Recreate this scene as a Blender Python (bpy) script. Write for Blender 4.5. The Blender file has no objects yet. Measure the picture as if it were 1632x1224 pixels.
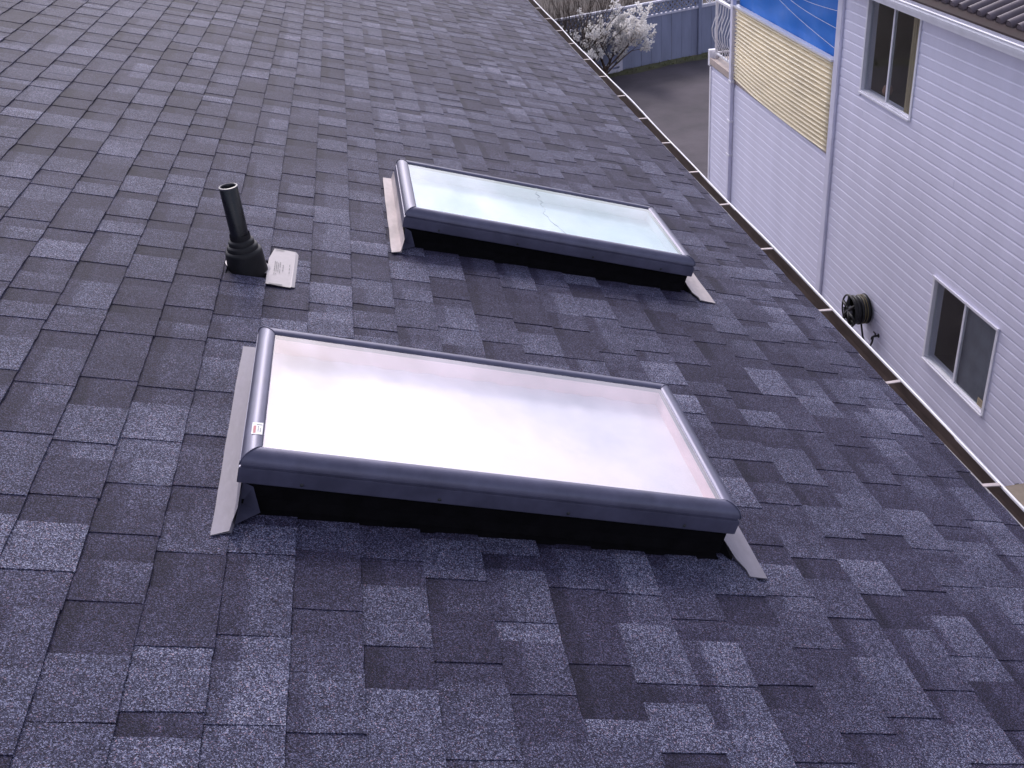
import bpy, math, random
from mathutils import Vector, Matrix
random.seed(7)
scene = bpy.context.scene
COL = scene.collection
R = math.radians

# ------------------------------------------------------------------ camera
Z0 = 6.3                                   # height of the roof reference point above the ground
CAM_R = Vector((0.9851261, -0.15015022, -0.08355525))
CAM_U = Vector((0.1486486, 0.50074606, 0.852735))
CAM_F = Vector((0.08619839, 0.85247188, -0.51561763))
CAM_P = Vector((0.4624145, 0.0, 1.37006891 + Z0))
cam_d = bpy.data.cameras.new('camera')
cam = bpy.data.objects.new('camera', cam_d)
COL.objects.link(cam)
m = Matrix((( CAM_R.x, CAM_U.x, -CAM_F.x, CAM_P.x),
            ( CAM_R.y, CAM_U.y, -CAM_F.y, CAM_P.y),
            ( CAM_R.z, CAM_U.z, -CAM_F.z, CAM_P.z), (0, 0, 0, 1)))
cam.matrix_world = m
cam_d.sensor_width = 36
cam_d.lens = 35.235
cam_d.clip_start = 0.05
cam_d.clip_end = 2000
scene.camera = cam
scene.render.resolution_x, scene.render.resolution_y = 1024, 768

# ------------------------------------------------------------------ sky, sun, exposure
SUN_EL, SUN_AZ = R(40), R(-6)              # azimuth from +Y towards +X
world = bpy.data.worlds.new('World')
scene.world = world
world.use_nodes = True
wn_ = world.node_tree
wn_.nodes.clear()
def wnode(t, **k):
    n = wn_.nodes.new(t)
    for a, v in k.items(): setattr(n, a, v)
    return n
sky = wnode('ShaderNodeTexSky', sky_type='NISHITA')
sky.sun_disc = False
sky.sun_elevation = SUN_EL
sky.sun_rotation = SUN_AZ
sky.air_density = 1.0; sky.dust_density = 2.5; sky.ozone_density = 1.5
tc = wnode('ShaderNodeTexCoord')
mp = wnode('ShaderNodeMapping'); mp.inputs['Scale'].default_value = (1, 1, 2.2)
nz = wnode('ShaderNodeTexNoise'); nz.inputs['Scale'].default_value = 3.2; nz.inputs['Detail'].default_value = 7; nz.inputs['Roughness'].default_value = .55
nz.inputs['Distortion'].default_value = .25
cr = wnode('ShaderNodeValToRGB')
cr.color_ramp.elements[0].position = .40; cr.color_ramp.elements[0].color = (.05, .05, .05, 1)
cr.color_ramp.elements[1].position = .60; cr.color_ramp.elements[1].color = (1, 1, 1, 1)
bw = wnode('ShaderNodeRGBToBW')
cloud = wnode('ShaderNodeVectorMath', operation='SCALE')
tint = wnode('ShaderNodeVectorMath', operation='MULTIPLY'); tint.inputs[1].default_value = (1.0, .955, 1.14)
comb = wnode('ShaderNodeCombineXYZ')
lum = wnode('ShaderNodeMath', operation='MULTIPLY_ADD'); lum.inputs[1].default_value = 1.75; lum.inputs[2].default_value = .7
mix = wnode('ShaderNodeMixRGB')
bg = wnode('ShaderNodeBackground'); bg.inputs['Strength'].default_value = 0.14
wo = wnode('ShaderNodeOutputWorld')
L = wn_.links.new
L(tc.outputs['Generated'], mp.inputs['Vector']); L(mp.outputs[0], nz.inputs['Vector']); L(nz.outputs['Fac'], cr.inputs[0])
L(sky.outputs[0], bw.inputs[0]); L(bw.outputs[0], lum.inputs[0])
for i in range(3): L(lum.outputs[0], comb.inputs[i])
L(comb.outputs[0], tint.inputs[0])
L(cr.outputs[0], mix.inputs[0]); L(sky.outputs[0], mix.inputs[1]); L(tint.outputs[0], mix.inputs[2])
L(mix.outputs[0], bg.inputs['Color']); L(bg.outputs[0], wo.inputs[0])

sun_d = bpy.data.lights.new('sun', 'SUN')
sun_d.energy = 1.0; sun_d.angle = R(14); sun_d.color = (1, .94, .93)
sun = bpy.data.objects.new('sun', sun_d)
COL.objects.link(sun)
sdir = Vector((math.sin(SUN_AZ)*math.cos(SUN_EL), math.cos(SUN_AZ)*math.cos(SUN_EL), math.sin(SUN_EL)))
sun.rotation_euler = (-sdir).to_track_quat('-Z', 'Y').to_euler()
sun.location = (0, 0, 30)
vs = scene.view_settings
vs.view_transform = 'Standard'; vs.look = 'None'; vs.gamma = 1; vs.use_curve_mapping = False
vs.exposure = 0.53

# ------------------------------------------------------------------ helpers
def link(o, parent=None):
    COL.objects.link(o)
    if parent is not None: o.parent = parent
    return o
def mesh(name, verts, faces, mat=None, parent=None, smooth=False, attr=None):
    me = bpy.data.meshes.new(name)
    me.from_pydata([tuple(v) for v in verts], [], faces)
    if mat is not None: me.materials.append(mat)
    if smooth: me.polygons.foreach_set('use_smooth', [True]*len(me.polygons))
    if attr is not None:
        a = me.attributes.new('tone', 'FLOAT', 'POINT'); a.data.foreach_set('value', attr)
    me.update()
    return link(bpy.data.objects.new(name, me), parent)
def empty(name, loc=(0, 0, 0), rot=(0, 0, 0)):
    o = bpy.data.objects.new(name, None); o.empty_display_size = .2
    o.location = loc; o.rotation_euler = rot
    return link(o)
def tag(o, label=None, cat=None, group=None, kind=None):
    if label: o['label'] = label
    if cat: o['category'] = cat
    if group: o['group'] = group
    if kind: o['kind'] = kind
    return o
class MB:
    def __init__(s): s.v = []; s.f = []
    def add(s, v, f):
        b = len(s.v); s.v += [tuple(p) for p in v]; s.f += [tuple(b+i for i in q) for q in f]; return s
    def box(s, x0, x1, y0, y1, z0, z1):
        return s.add([(x0,y0,z0),(x1,y0,z0),(x1,y1,z0),(x0,y1,z0),(x0,y0,z1),(x1,y0,z1),(x1,y1,z1),(x0,y1,z1)],
                     [(3,2,1,0),(4,5,6,7),(0,1,5,4),(1,2,6,5),(2,3,7,6),(3,0,4,7)])
    def tube(s, pts, r, n=8, cap=True):
        pts = [Vector(p) for p in pts]; rr = r if isinstance(r, (list, tuple)) else [r]*len(pts)
        V = []; F = []; ref = None
        for i, p in enumerate(pts):
            d = (pts[min(i+1, len(pts)-1)] - pts[max(i-1, 0)]).normalized()
            if ref is None:
                ref = Vector((0, 0, 1)) if abs(d.z) < .9 else Vector((1, 0, 0))
            a = (ref - d*ref.dot(d)).normalized(); ref = a; b = d.cross(a)
            for k in range(n):
                t = 2*math.pi*k/n; V.append(p + (a*math.cos(t) + b*math.sin(t))*rr[i])
        for i in range(len(pts)-1):
            for k in range(n):
                F.append((i*n+k, i*n+(k+1) % n, (i+1)*n+(k+1) % n, (i+1)*n+k))
        if cap:
            F.append(tuple(range(n-1, -1, -1))); F.append(tuple((len(pts)-1)*n+k for k in range(n)))
        return s.add(V, F)
    def lathe(s, prof, n=32, cap=True):       # (radius, z)
        V = []; F = []
        for r, z in prof:
            for k in range(n):
                t = 2*math.pi*k/n; V.append((r*math.cos(t), r*math.sin(t), z))
        for i in range(len(prof)-1):
            for k in range(n): F.append((i*n+k, i*n+(k+1) % n, (i+1)*n+(k+1) % n, (i+1)*n+k))
        if cap:
            F.append(tuple(range(n-1, -1, -1))); F.append(tuple((len(prof)-1)*n+k for k in range(n)))
        return s.add(V, F)
    def extr(s, prof, y0, y1, close=False):   # profile in x,z extruded along y
        n = len(prof); V = [(x, y0, z) for x, z in prof] + [(x, y1, z) for x, z in prof]
        F = [(i, i+1, n+i+1, n+i) for i in range(n-1)]
        if close: F += [(n-1, 0, n, 2*n-1), tuple(range(n-1, -1, -1)), tuple(range(n, 2*n))]
        return s.add(V, F)
    def build(s, name, mat, parent=None, smooth=False): return mesh(name, s.v, s.f, mat, parent, smooth)
def auto_smooth(o, ang=35):
    me = o.data
    me.polygons.foreach_set('use_smooth', [True]*len(me.polygons))
    me.set_sharp_from_angle(angle=R(ang))
    return o

# ------------------------------------------------------------------ materials
MATS = {}
def nodes(name):
    mt = bpy.data.materials.new(name); mt.use_nodes = True
    nt = mt.node_tree; nt.nodes.clear()
    out = nt.nodes.new('ShaderNodeOutputMaterial')
    return mt, nt, out
def N(nt, t, **k):
    n = nt.nodes.new(t)
    for a, v in k.items(): setattr(n, a, v)
    return n
def mat(name, col, rough=.6, metal=0.0, var=.12, scale=8.0, detail=4, bump=0.0, bscale=None, stretch=(1, 1, 1), spec=.5, col2=None, coords='Position'):
    mt, nt, out = nodes(name)
    b = N(nt, 'ShaderNodeBsdfPrincipled')
    b.inputs['Roughness'].default_value = rough; b.inputs['Metallic'].default_value = metal
    b.inputs['Specular IOR Level'].default_value = spec
    g = N(nt, 'ShaderNodeNewGeometry'); mpp = N(nt, 'ShaderNodeMapping'); mpp.inputs['Scale'].default_value = stretch
    n1 = N(nt, 'ShaderNodeTexNoise'); n1.inputs['Scale'].default_value = scale; n1.inputs['Detail'].default_value = detail; n1.inputs['Roughness'].default_value = .62
    l = nt.links.new
    l(g.outputs['Position'], mpp.inputs['Vector']); l(mpp.outputs[0], n1.inputs['Vector'])
    r = N(nt, 'ShaderNodeValToRGB')
    c2 = col2 if col2 else tuple(min(1, c*(1+var)) for c in col)
    c1 = col if col2 else tuple(c*(1-var) for c in col)
    r.color_ramp.elements[0].position = .35; r.color_ramp.elements[0].color = (*c1, 1)
    r.color_ramp.elements[1].position = .65; r.color_ramp.elements[1].color = (*c2, 1)
    l(n1.outputs['Fac'], r.inputs[0]); l(r.outputs[0], b.inputs['Base Color'])
    rm = N(nt, 'ShaderNodeMath', operation='MULTIPLY_ADD'); rm.inputs[1].default_value = .2; rm.inputs[2].default_value = max(0.02, rough-.1)
    l(n1.outputs['Fac'], rm.inputs[0]); l(rm.outputs[0], b.inputs['Roughness'])
    if bump:
        n2 = N(nt, 'ShaderNodeTexNoise'); n2.inputs['Scale'].default_value = bscale or scale*4; n2.inputs['Detail'].default_value = 5
        l(mpp.outputs[0], n2.inputs['Vector'])
        bp = N(nt, 'ShaderNodeBump'); bp.inputs['Strength'].default_value = bump; bp.inputs['Distance'].default_value = .02
        l(n2.outputs['Fac'], bp.inputs['Height']); l(bp.outputs[0], b.inputs['Normal'])
    l(b.outputs[0], out.inputs[0])
    MATS[name] = mt
    return mt

def shingle_mat():
    mt, nt, out = nodes('granule_shingle'); l = nt.links.new
    b = N(nt, 'ShaderNodeBsdfPrincipled'); b.inputs['Roughness'].default_value = .72; b.inputs['Specular IOR Level'].default_value = .17
    g = N(nt, 'ShaderNodeNewGeometry'); at = N(nt, 'ShaderNodeAttribute', attribute_name='tone')
    v = N(nt, 'ShaderNodeTexVoronoi'); v.inputs['Scale'].default_value = 540; l(g.outputs['Position'], v.inputs['Vector'])
    sep = N(nt, 'ShaderNodeSeparateColor'); l(v.outputs['Color'], sep.inputs[0])
    n1 = N(nt, 'ShaderNodeTexNoise'); n1.inputs['Scale'].default_value = 26; n1.inputs['Detail'].default_value = 5; n1.inputs['Roughness'].default_value = .65
    l(g.outputs['Position'], n1.inputs['Vector'])
    n2 = N(nt, 'ShaderNodeTexNoise'); n2.inputs['Scale'].default_value = 1.7; n2.inputs['Detail'].default_value = 3
    l(g.outputs['Position'], n2.inputs['Vector'])
    a1 = N(nt, 'ShaderNodeMath', operation='MULTIPLY_ADD'); a1.inputs[1].default_value = .98; l(sep.outputs[0], a1.inputs[0]); l(at.outputs['Fac'], a1.inputs[2])
    a2 = N(nt, 'ShaderNodeMath', operation='MULTIPLY_ADD'); a2.inputs[1].default_value = .30; l(n1.outputs['Fac'], a2.inputs[0]); l(a1.outputs[0], a2.inputs[2])
    a3 = N(nt, 'ShaderNodeMath', operation='MULTIPLY_ADD'); a3.inputs[1].default_value = .20; l(n2.outputs['Fac'], a3.inputs[0]); l(a2.outputs[0], a3.inputs[2])
    a4 = N(nt, 'ShaderNodeMath', operation='MULTIPLY'); a4.inputs[1].default_value = .65; l(a3.outputs[0], a4.inputs[0])
    r = N(nt, 'ShaderNodeValToRGB'); e = r.color_ramp.elements
    e[0].position = .10; e[0].color = (.006, .0054, .013, 1)
    e[1].position = 1.0; e[1].color = (.50, .51, .62, 1)
    for p, c in ((.30, (.0145, .0134, .028)), (.50, (.034, .0340, .066)), (.66, (.074, .0755, .132)), (.82, (.22, .226, .335))):
        x = e.new(p); x.color = (*c, 1)
    l(a4.outputs[0], r.inputs[0])
    # plum granules in the dark blends, slate blue in the pale ones
    pm = N(nt, 'ShaderNodeMapRange'); pm.inputs['From Min'].default_value = .06; pm.inputs['From Max'].default_value = -.16; pm.inputs['To Min'].default_value = 0; pm.inputs['To Max'].default_value = .75
    l(at.outputs['Fac'], pm.inputs['Value'])
    m0 = N(nt, 'ShaderNodeMixRGB', blend_type='MULTIPLY'); m0.inputs[2].default_value = (1.05, .94, 1.03, 1); l(pm.outputs[0], m0.inputs[0]); l(r.outputs[0], m0.inputs[1])
    gt = N(nt, 'ShaderNodeMath', operation='GREATER_THAN'); gt.inputs[1].default_value = .92; l(sep.outputs[1], gt.inputs[0])
    mx = N(nt, 'ShaderNodeMixRGB', blend_type='MULTIPLY'); mx.inputs[2].default_value = (1.35, .92, .80, 1)
    l(gt.outputs[0], mx.inputs[0]); l(m0.outputs[0], mx.inputs[1]); l(mx.outputs[0], b.inputs['Base Color'])
    bp = N(nt, 'ShaderNodeBump'); bp.inputs['Strength'].default_value = .55; bp.inputs['Distance'].default_value = .0015
    l(v.outputs['Distance'], bp.inputs['Height']); l(bp.outputs[0], b.inputs['Normal'])
    l(b.outputs[0], out.inputs[0]); return mt

def pane_mat(name, ior, tint=(1, 1, 1), through=(.93, .95, .95), rough=.015, dust=.05):
    mt, nt, out = nodes(name); l = nt.links.new
    tr = N(nt, 'ShaderNodeBsdfTransparent'); tr.inputs[0].default_value = (*through, 1)
    gl = N(nt, 'ShaderNodeBsdfGlossy'); gl.inputs['Roughness'].default_value = rough; gl.inputs[0].default_value = (*tint, 1)
    fr = N(nt, 'ShaderNodeFresnel'); fr.inputs['IOR'].default_value = ior
    g = N(nt, 'ShaderNodeNewGeometry'); n1 = N(nt, 'ShaderNodeTexNoise'); n1.inputs['Scale'].default_value = 3; l(g.outputs['Position'], n1.inputs['Vector'])
    n1.inputs['Scale'].default_value = 1.6; n1.inputs['Detail'].default_value = 0
    bp = N(nt, 'ShaderNodeBump'); bp.inputs['Strength'].default_value = .03; bp.inputs['Distance'].default_value = .02; l(n1.outputs['Fac'], bp.inputs['Height']); l(bp.outputs[0], gl.inputs['Normal'])
    fb = N(nt, 'ShaderNodeMath', operation='SUBTRACT'); fb.inputs[0].default_value = 1; l(g.outputs['Backfacing'], fb.inputs[1])
    fm = N(nt, 'ShaderNodeMath', operation='MULTIPLY'); l(fr.outputs[0], fm.inputs[0]); l(fb.outputs[0], fm.inputs[1])
    mx = N(nt, 'ShaderNodeMixShader'); l(fm.outputs[0], mx.inputs[0]); l(tr.outputs[0], mx.inputs[1]); l(gl.outputs[0], mx.inputs[2])
    du = N(nt, 'ShaderNodeBsdfDiffuse'); du.inputs[0].default_value = (.52, .50, .50, 1)
    n3 = N(nt, 'ShaderNodeTexNoise'); n3.inputs['Scale'].default_value = 7; n3.inputs['Detail'].default_value = 8; n3.inputs['Roughness'].default_value = .7; l(g.outputs['Position'], n3.inputs['Vector'])
    dm = N(nt, 'ShaderNodeMapRange'); dm.inputs['From Min'].default_value = .42; dm.inputs['From Max'].default_value = .80; dm.inputs['To Max'].default_value = dust; l(n3.outputs['Fac'], dm.inputs['Value'])
    df = N(nt, 'ShaderNodeMath', operation='MULTIPLY'); l(dm.outputs[0], df.inputs[0]); l(fb.outputs[0], df.inputs[1])
    m2 = N(nt, 'ShaderNodeMixShader'); l(df.outputs[0], m2.inputs[0]); l(mx.outputs[0], m2.inputs[1]); l(du.outputs[0], m2.inputs[2])
    l(m2.outputs[0], out.inputs[0]); return mt

M_SH = shingle_mat()
M_GLASS = pane_mat('skylight_glass', 2.7, (1.0, .95, .99))
M_GLASS2 = pane_mat('skylight_glass_aged', 2.5, (.97, .99, 1.0))
M_WIN = pane_mat('window_glass', 1.6, dust=.05)
M_FRAME = mat('slate_enamel', (.098, .096, .150), .40, .40, .14, 14, bump=.03, bscale=300)
M_CURB = mat('black_flashing', (.0045, .004, .005), .9, 0, .3, 30, spec=.08)
M_FLASH = mat('galvanised_flashing', (.20, .185, .225), .6, .2, .12, 22, stretch=(1, .4, 1), bump=.05, bscale=60)
M_FLASH2 = mat('weathered_flashing', (.44, .38, .38), .6, .2, .16, 18, stretch=(1, .4, 1), bump=.08, bscale=50)
M_SKYTINT = mat('painted_sky_pink', (.80, .72, .78), .9, 0, .06, 2.2)  # pinkish sky brightness of the near pane, painted on the sheet below it
M_SKYTINT2 = mat('painted_sky_aqua', (.47, .58, .66), .9, 0, .06, 2.2)  # cyan of the reflected sky, put into the sheet below the far pane
M_LINING = mat('pink_lining', (.74, .52, .53), .8, 0, .08, 6)
M_LINING2 = mat('grey_lining', (.58, .62, .68), .8, 0, .08, 6)
M_GASKET = mat('gasket', (.03, .03, .035), .6)
M_RUBBER = mat('black_rubber', (.008, .007, .009), .5, 0, .3, 40, spec=.35, bump=.05, bscale=120)
M_ABS = mat('black_pipe', (.007, .007, .011), .28, 0, .3, 30, spec=.4)
M_ALU = mat('bare_aluminium', (.235, .215, .235), .5, .3, .08, 30, bump=.04, bscale=90)
M_WHITE = mat('white_metal', (.78, .77, .82), .35, 0, .05, 12)
M_BROWN = mat('brown_gutter', (.060, .042, .040), .5, 0, .35, 9, stretch=(1, .5, 1), col2=(.115, .082, .075))
M_STRAP = mat('hanger_strap', (.46, .39, .39), .5, .2, .12, 30)
M_SIDING = mat('lilac_vinyl_siding', (.76, .745, .91), .5, 0, .04, 2.2, detail=6, bump=.02, bscale=60, stretch=(1, 1, .14))
M_TRIM = mat('white_trim', (.82, .81, .89), .45, 0, .05, 4)
M_TRIM2 = mat('lilac_post', (.74, .73, .88), .45, 0, .05, 4)
M_DARK = mat('wall_sheathing', (.06, .055, .07), .9)
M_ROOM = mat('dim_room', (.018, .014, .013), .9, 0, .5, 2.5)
M_CURT = mat('tan_curtain', (.34, .27, .17), .9, 0, .15, 9, stretch=(1, 1, .2))
M_SCREEN = mat('insect_screen', (.16, .165, .21), .85, 0, .15, 5)
M_STICK = mat('paper_sticker', (.80, .78, .78), .6, 0, .03)
M_RED = mat('red_print', (.55, .10, .12), .6)
M_INK = mat('dark_print', (.09, .09, .10), .6)
M_TAN = mat('tan_paper', (.50, .40, .26), .7)
M_CORR = mat('cream_corrugated', (.84, .74, .53), .5, 0, .10, 3, stretch=(1, .3, 2))
M_TARP = mat('blue_tarp', (.004, .175, .66), .6, 0, .03, 4, bump=.06, bscale=7, stretch=(1, 1, .5))
M_ROPE = mat('pale_rope', (.75, .78, .82), .7)
M_DECK = mat('tan_deck_fascia', (.46, .38, .35), .6, 0, .12, 5)
M_NROOF = mat('brown_roof_metal', (.125, .10, .12), .6, .0, .2, 6)
M_NPAN = mat('brown_roof_pan', (.032, .018, .020), .9, 0, .2, 6)
M_REEL = mat('black_hose', (.010, .010, .0115), .45, 0, .3, 30)
M_REELG = mat('grey_reel_hub', (.13, .13, .16), .45)
M_YHOSE = mat('yellow_hose_stripe', (.26, .21, .10), .5)
M_ASPH = mat('driveway_asphalt', (.048, .040, .050), .9, 0, .2, .55, detail=9, bump=.25, bscale=70, col2=(.104, .088, .104))
M_DIRT = mat('brown_soil', (.030, .022, .020), .95, 0, .3, 1.1, detail=9, bump=.4, bscale=20, col2=(.065, .048, .042))
M_VERGE = mat('mossy_verge', (.075, .065, .045), .95, 0, .3, 3.0, detail=9, bump=.5, bscale=30, col2=(.12, .13, .06))
M_FENCE = mat('blue_grey_fence_paint', (.215, .240, .350), .65, 0, .12, 3, stretch=(1, 1, .2), bump=.1, bscale=20)
M_FRAIL = mat('pale_fence_rail', (.52, .52, .62), .6, 0, .08, 5)
M_BARK = mat('brown_bark', (.085, .058, .045), .9, 0, .4, 14)
M_TWIG = mat('dry_twig', (.075, .055, .043), .9, 0, .4, 9)
M_BLOS = mat('white_blossom', (.86, .84, .82), .8, 0, .04, 12)
_mt, _nt, _out = nodes('white_petal')
_d = N(_nt, 'ShaderNodeBsdfDiffuse'); _d.inputs[0].default_value = (.88, .86, .84, 1)
_t = N(_nt, 'ShaderNodeBsdfTranslucent'); _t.inputs[0].default_value = (.88, .86, .84, 1)
_m = N(_nt, 'ShaderNodeMixShader'); _m.inputs[0].default_value = .45
_nt.links.new(_d.outputs[0], _m.inputs[1]); _nt.links.new(_t.outputs[0], _m.inputs[2]); _nt.links.new(_m.outputs[0], _out.inputs[0])
M_BLOS = _mt
M_STUC = mat('cream_stucco', (.50, .47, .44), .9, 0, .06, 5, bump=.2, bscale=60)
M_CONC = mat('concrete', (.28, .26, .25), .9, 0, .15, 4, bump=.2)

# ------------------------------------------------------------------ ground
RP = 0.3255065                                   # roof pitch, 4:12
S = Vector((math.cos(RP), 0, -math.sin(RP))); T = Vector((0, 1, 0)); NN = Vector((math.sin(RP), 0, math.cos(RP)))
ROT_ROOF = (0, RP, 0)
def rp(s, t, n=0.0): return S*s + T*t + NN*n + Vector((0, 0, Z0))
WY = 0.0178063
NB_D = 6.1
WNV = Vector((math.cos(WY), -math.sin(WY), 0)); WDV = Vector((math.sin(WY), math.cos(WY), 0))
NB_O = Vector((CAM_P.x, CAM_P.y, .3)) + WNV*NB_D     # its floor lies a little above the drive
FA = Vector((7.52, 29.35, 0)); FD = Vector((.96254, .27114, 0)); FNV = Vector((-.27114, .96254, 0))

g = mesh('ground', [(-400, -400, -.01), (400, -400, -.01), (400, 400, -.01), (-400, 400, -.01)], [(0, 1, 2, 3)], M_DIRT)
tag(g, 'brown bare soil around and beyond the houses', 'ground', kind='structure')
# driveway with a slightly ragged far edge
fe = [FA + FD*(x) - FNV*(.42 + .06*math.sin(x*3.1) + .04*math.sin(x*7.7)) for x in [i*.35-9 for i in range(50)]]
dv = [(-2, -8, .002), (6.6, -8, .002), (14, -8, .002)]
poly = [(fe[0].x, fe[0].y)] + [(p.x, p.y) for p in fe[1:]]
V = [(1.5, -8, .004), (16, -8, .004)] + [(p.x, p.y, .004) for p in reversed(fe)]
d = mesh('driveway', V, [tuple(range(len(V)))], M_ASPH)
tag(d, 'worn dark asphalt driveway between the roof gutter and the blue fence', 'driveway', kind='structure')
vv = []
for i, p in enumerate(fe):
    q = p + FNV*.42
    vv += [(p.x, p.y, .008), (p.x + FNV.x*.2, p.y + FNV.y*.2, .05 + .02*math.sin(i*1.7)), (q.x, q.y, .06)]
ff = []
for i in range(len(fe)-1):
    b = i*3; ff += [(b, b+3, b+4, b+1), (b+1, b+4, b+5, b+2)]
vg = mesh('verge', vv, ff, M_VERGE, None, True)
tag(vg, 'narrow mossy soil verge along the foot of the blue fence', 'verge', kind='structure')
gv = MB()
for i in range(900):
    x = random.uniform(-8, 8); w = random.uniform(.02, .40)
    p = FA + FD*x - FNV*w; h = random.uniform(.03, .10); a = random.uniform(0, 6.28)
    dx, dy = math.cos(a)*.012, math.sin(a)*.012; lx, ly = random.uniform(-.04, .04), random.uniform(-.04, .04)
    gv.add([(p.x-dx, p.y-dy, .03), (p.x+dx, p.y+dy, .03), (p.x+lx, p.y+ly, .05+h)], [(0, 1, 2)])
tag(gv.build('grass', mat('dry_grass', (.10, .10, .045), .9, 0, .4, 5)), 'sparse grass blades growing along the fence foot', 'grass', kind='stuff')

# ------------------------------------------------------------------ the house whose roof we stand on
house = empty('shingled_house')
tag(house, 'house with dark slate blue laminated shingle roof and brown gutter', 'house')
T0, T1 = -3.0, 16.0
EAVE = 2.348
RIDGE = -4.6
# skylight footprints (curb hole)  s0,s1,t0,t1
SKY = [dict(s=.033, t=1.940, ls=1.147, lt=.565), dict(s=.512, t=3.722, ls=1.138, lt=.560)]
for k in SKY: k['hole'] = (k['s']-.018, k['s']+k['ls']+.020, k['t']-.058, k['t']+k['lt']+.03)
VENT = (-.074, 3.234)
holes = [k['hole'] for k in SKY] + [(VENT[0]-.070, VENT[0]+.30, VENT[1]-.065, VENT[1]+.085)]
holes[2] = (VENT[0]-.068, -.006, VENT[1]-.070, VENT[1]+.075)

def sub_rect(r, h):
    a0, a1, b0, b1 = r; c0, c1, d0, d1 = h
    if c0 >= a1 or c1 <= a0 or d0 >= b1 or d1 <= b0: return [r]
    o = []
    if b0 < d0: o.append((a0, a1, b0, d0))
    if b1 > d1: o.append((a0, a1, d1, b1))
    e0, e1 = max(b0, d0), min(b1, d1)
    if a0 < c0: o.append((a0, c0, e0, e1))
    if a1 > c1: o.append((c1, a1, e0, e1))
    return [q for q in o if q[1]-q[0] > .004 and q[3]-q[2] > .004]

# roof deck as a slab with openings for the skylight shafts
dk = MB()
rects = [(RIDGE, EAVE-.03, T0, T1)]
for k in SKY:
    hh = (k['s']+.0, k['s']+k['ls'], k['t'], k['t']+k['lt'])
    rects = [q for r in rects for q in sub_rect(r, hh)]
for a0, a1, b0, b1 in rects: dk.box(a0, a1, b0, b1, -.03, -.006)
deck = dk.build('roof_deck', M_DARK, house)
deck.location = (0, 0, Z0); deck.rotation_euler = ROT_ROOF

EXP = .1431
SREF = .2776
rng = random.Random(21)
pieces = []
k0 = int(math.floor((RIDGE - SREF)/EXP))+1
def butt(k): return SREF + EXP*k
kk = list(range(k0, 15)) + [15]
wave = {}
for k in kk:
    s1 = min(butt(k), EAVE); s0 = butt(k-1)
    if s1 - s0 < .02: continue
    t = -.7 + rng.uniform(0, .2)
    raised = rng.random() < .5
    prev = rng.uniform(.2, .5)
    run = rng.uniform(-.05, .05)
    while t < 15.4:
        if raised: w = rng.choice([.10, .12, .14, .15, .17, .19])*rng.uniform(.93, 1.07)
        else: w = rng.choice([.055, .07, .085, .10, .12, .14])*rng.uniform(.93, 1.07)
        z = rng.random()
        if raised: tone = rng.choice([-.13, -.07, -.03, .0, .04, .07, .11])
        else: tone = rng.choice([-.20, -.15, -.11, -.07, -.03, .06])
        tone += rng.uniform(-.03, .03) + run
        if rng.random() < .1: run = rng.uniform(-.05, .05)
        band = (rng.uniform(.030, .055), rng.uniform(.10, .22)) if rng.random() < (.40 if raised else .62) else (.03, rng.uniform(0, .03))
        grad = rng.uniform(-.05, .05)
        split = rng.random() < .15
        jit = rng.uniform(-.0009, .0009); skew = rng.uniform(-.0010, .0010); th = rng.uniform(-.0006, .0010)
        rs = [(s0-.014, s1, t, t+w)]
        for h in holes: rs = [q for r in rs for q in sub_rect(r, h)]
        for a0, a1, b0, b1 in rs:
            pieces.append(dict(s0=s0, s1=s1, a0=a0, a1=a1, b0=b0, b1=b1, raised=raised, tone=tone, band=band, grad=grad, jit=jit if a1 == s1 else 0, skew=skew if a1 == s1 else 0, th=th, split=split))
        t += w; raised = not raised if (rng.random() < .96 or not raised) else raised
def topn(p, s):
    f = (s - p['s0'])/(EXP)
    return (.0026 + .0056*f if p['raised'] else .0005 + .0058*f) + p['th']*max(0, f)
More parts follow.
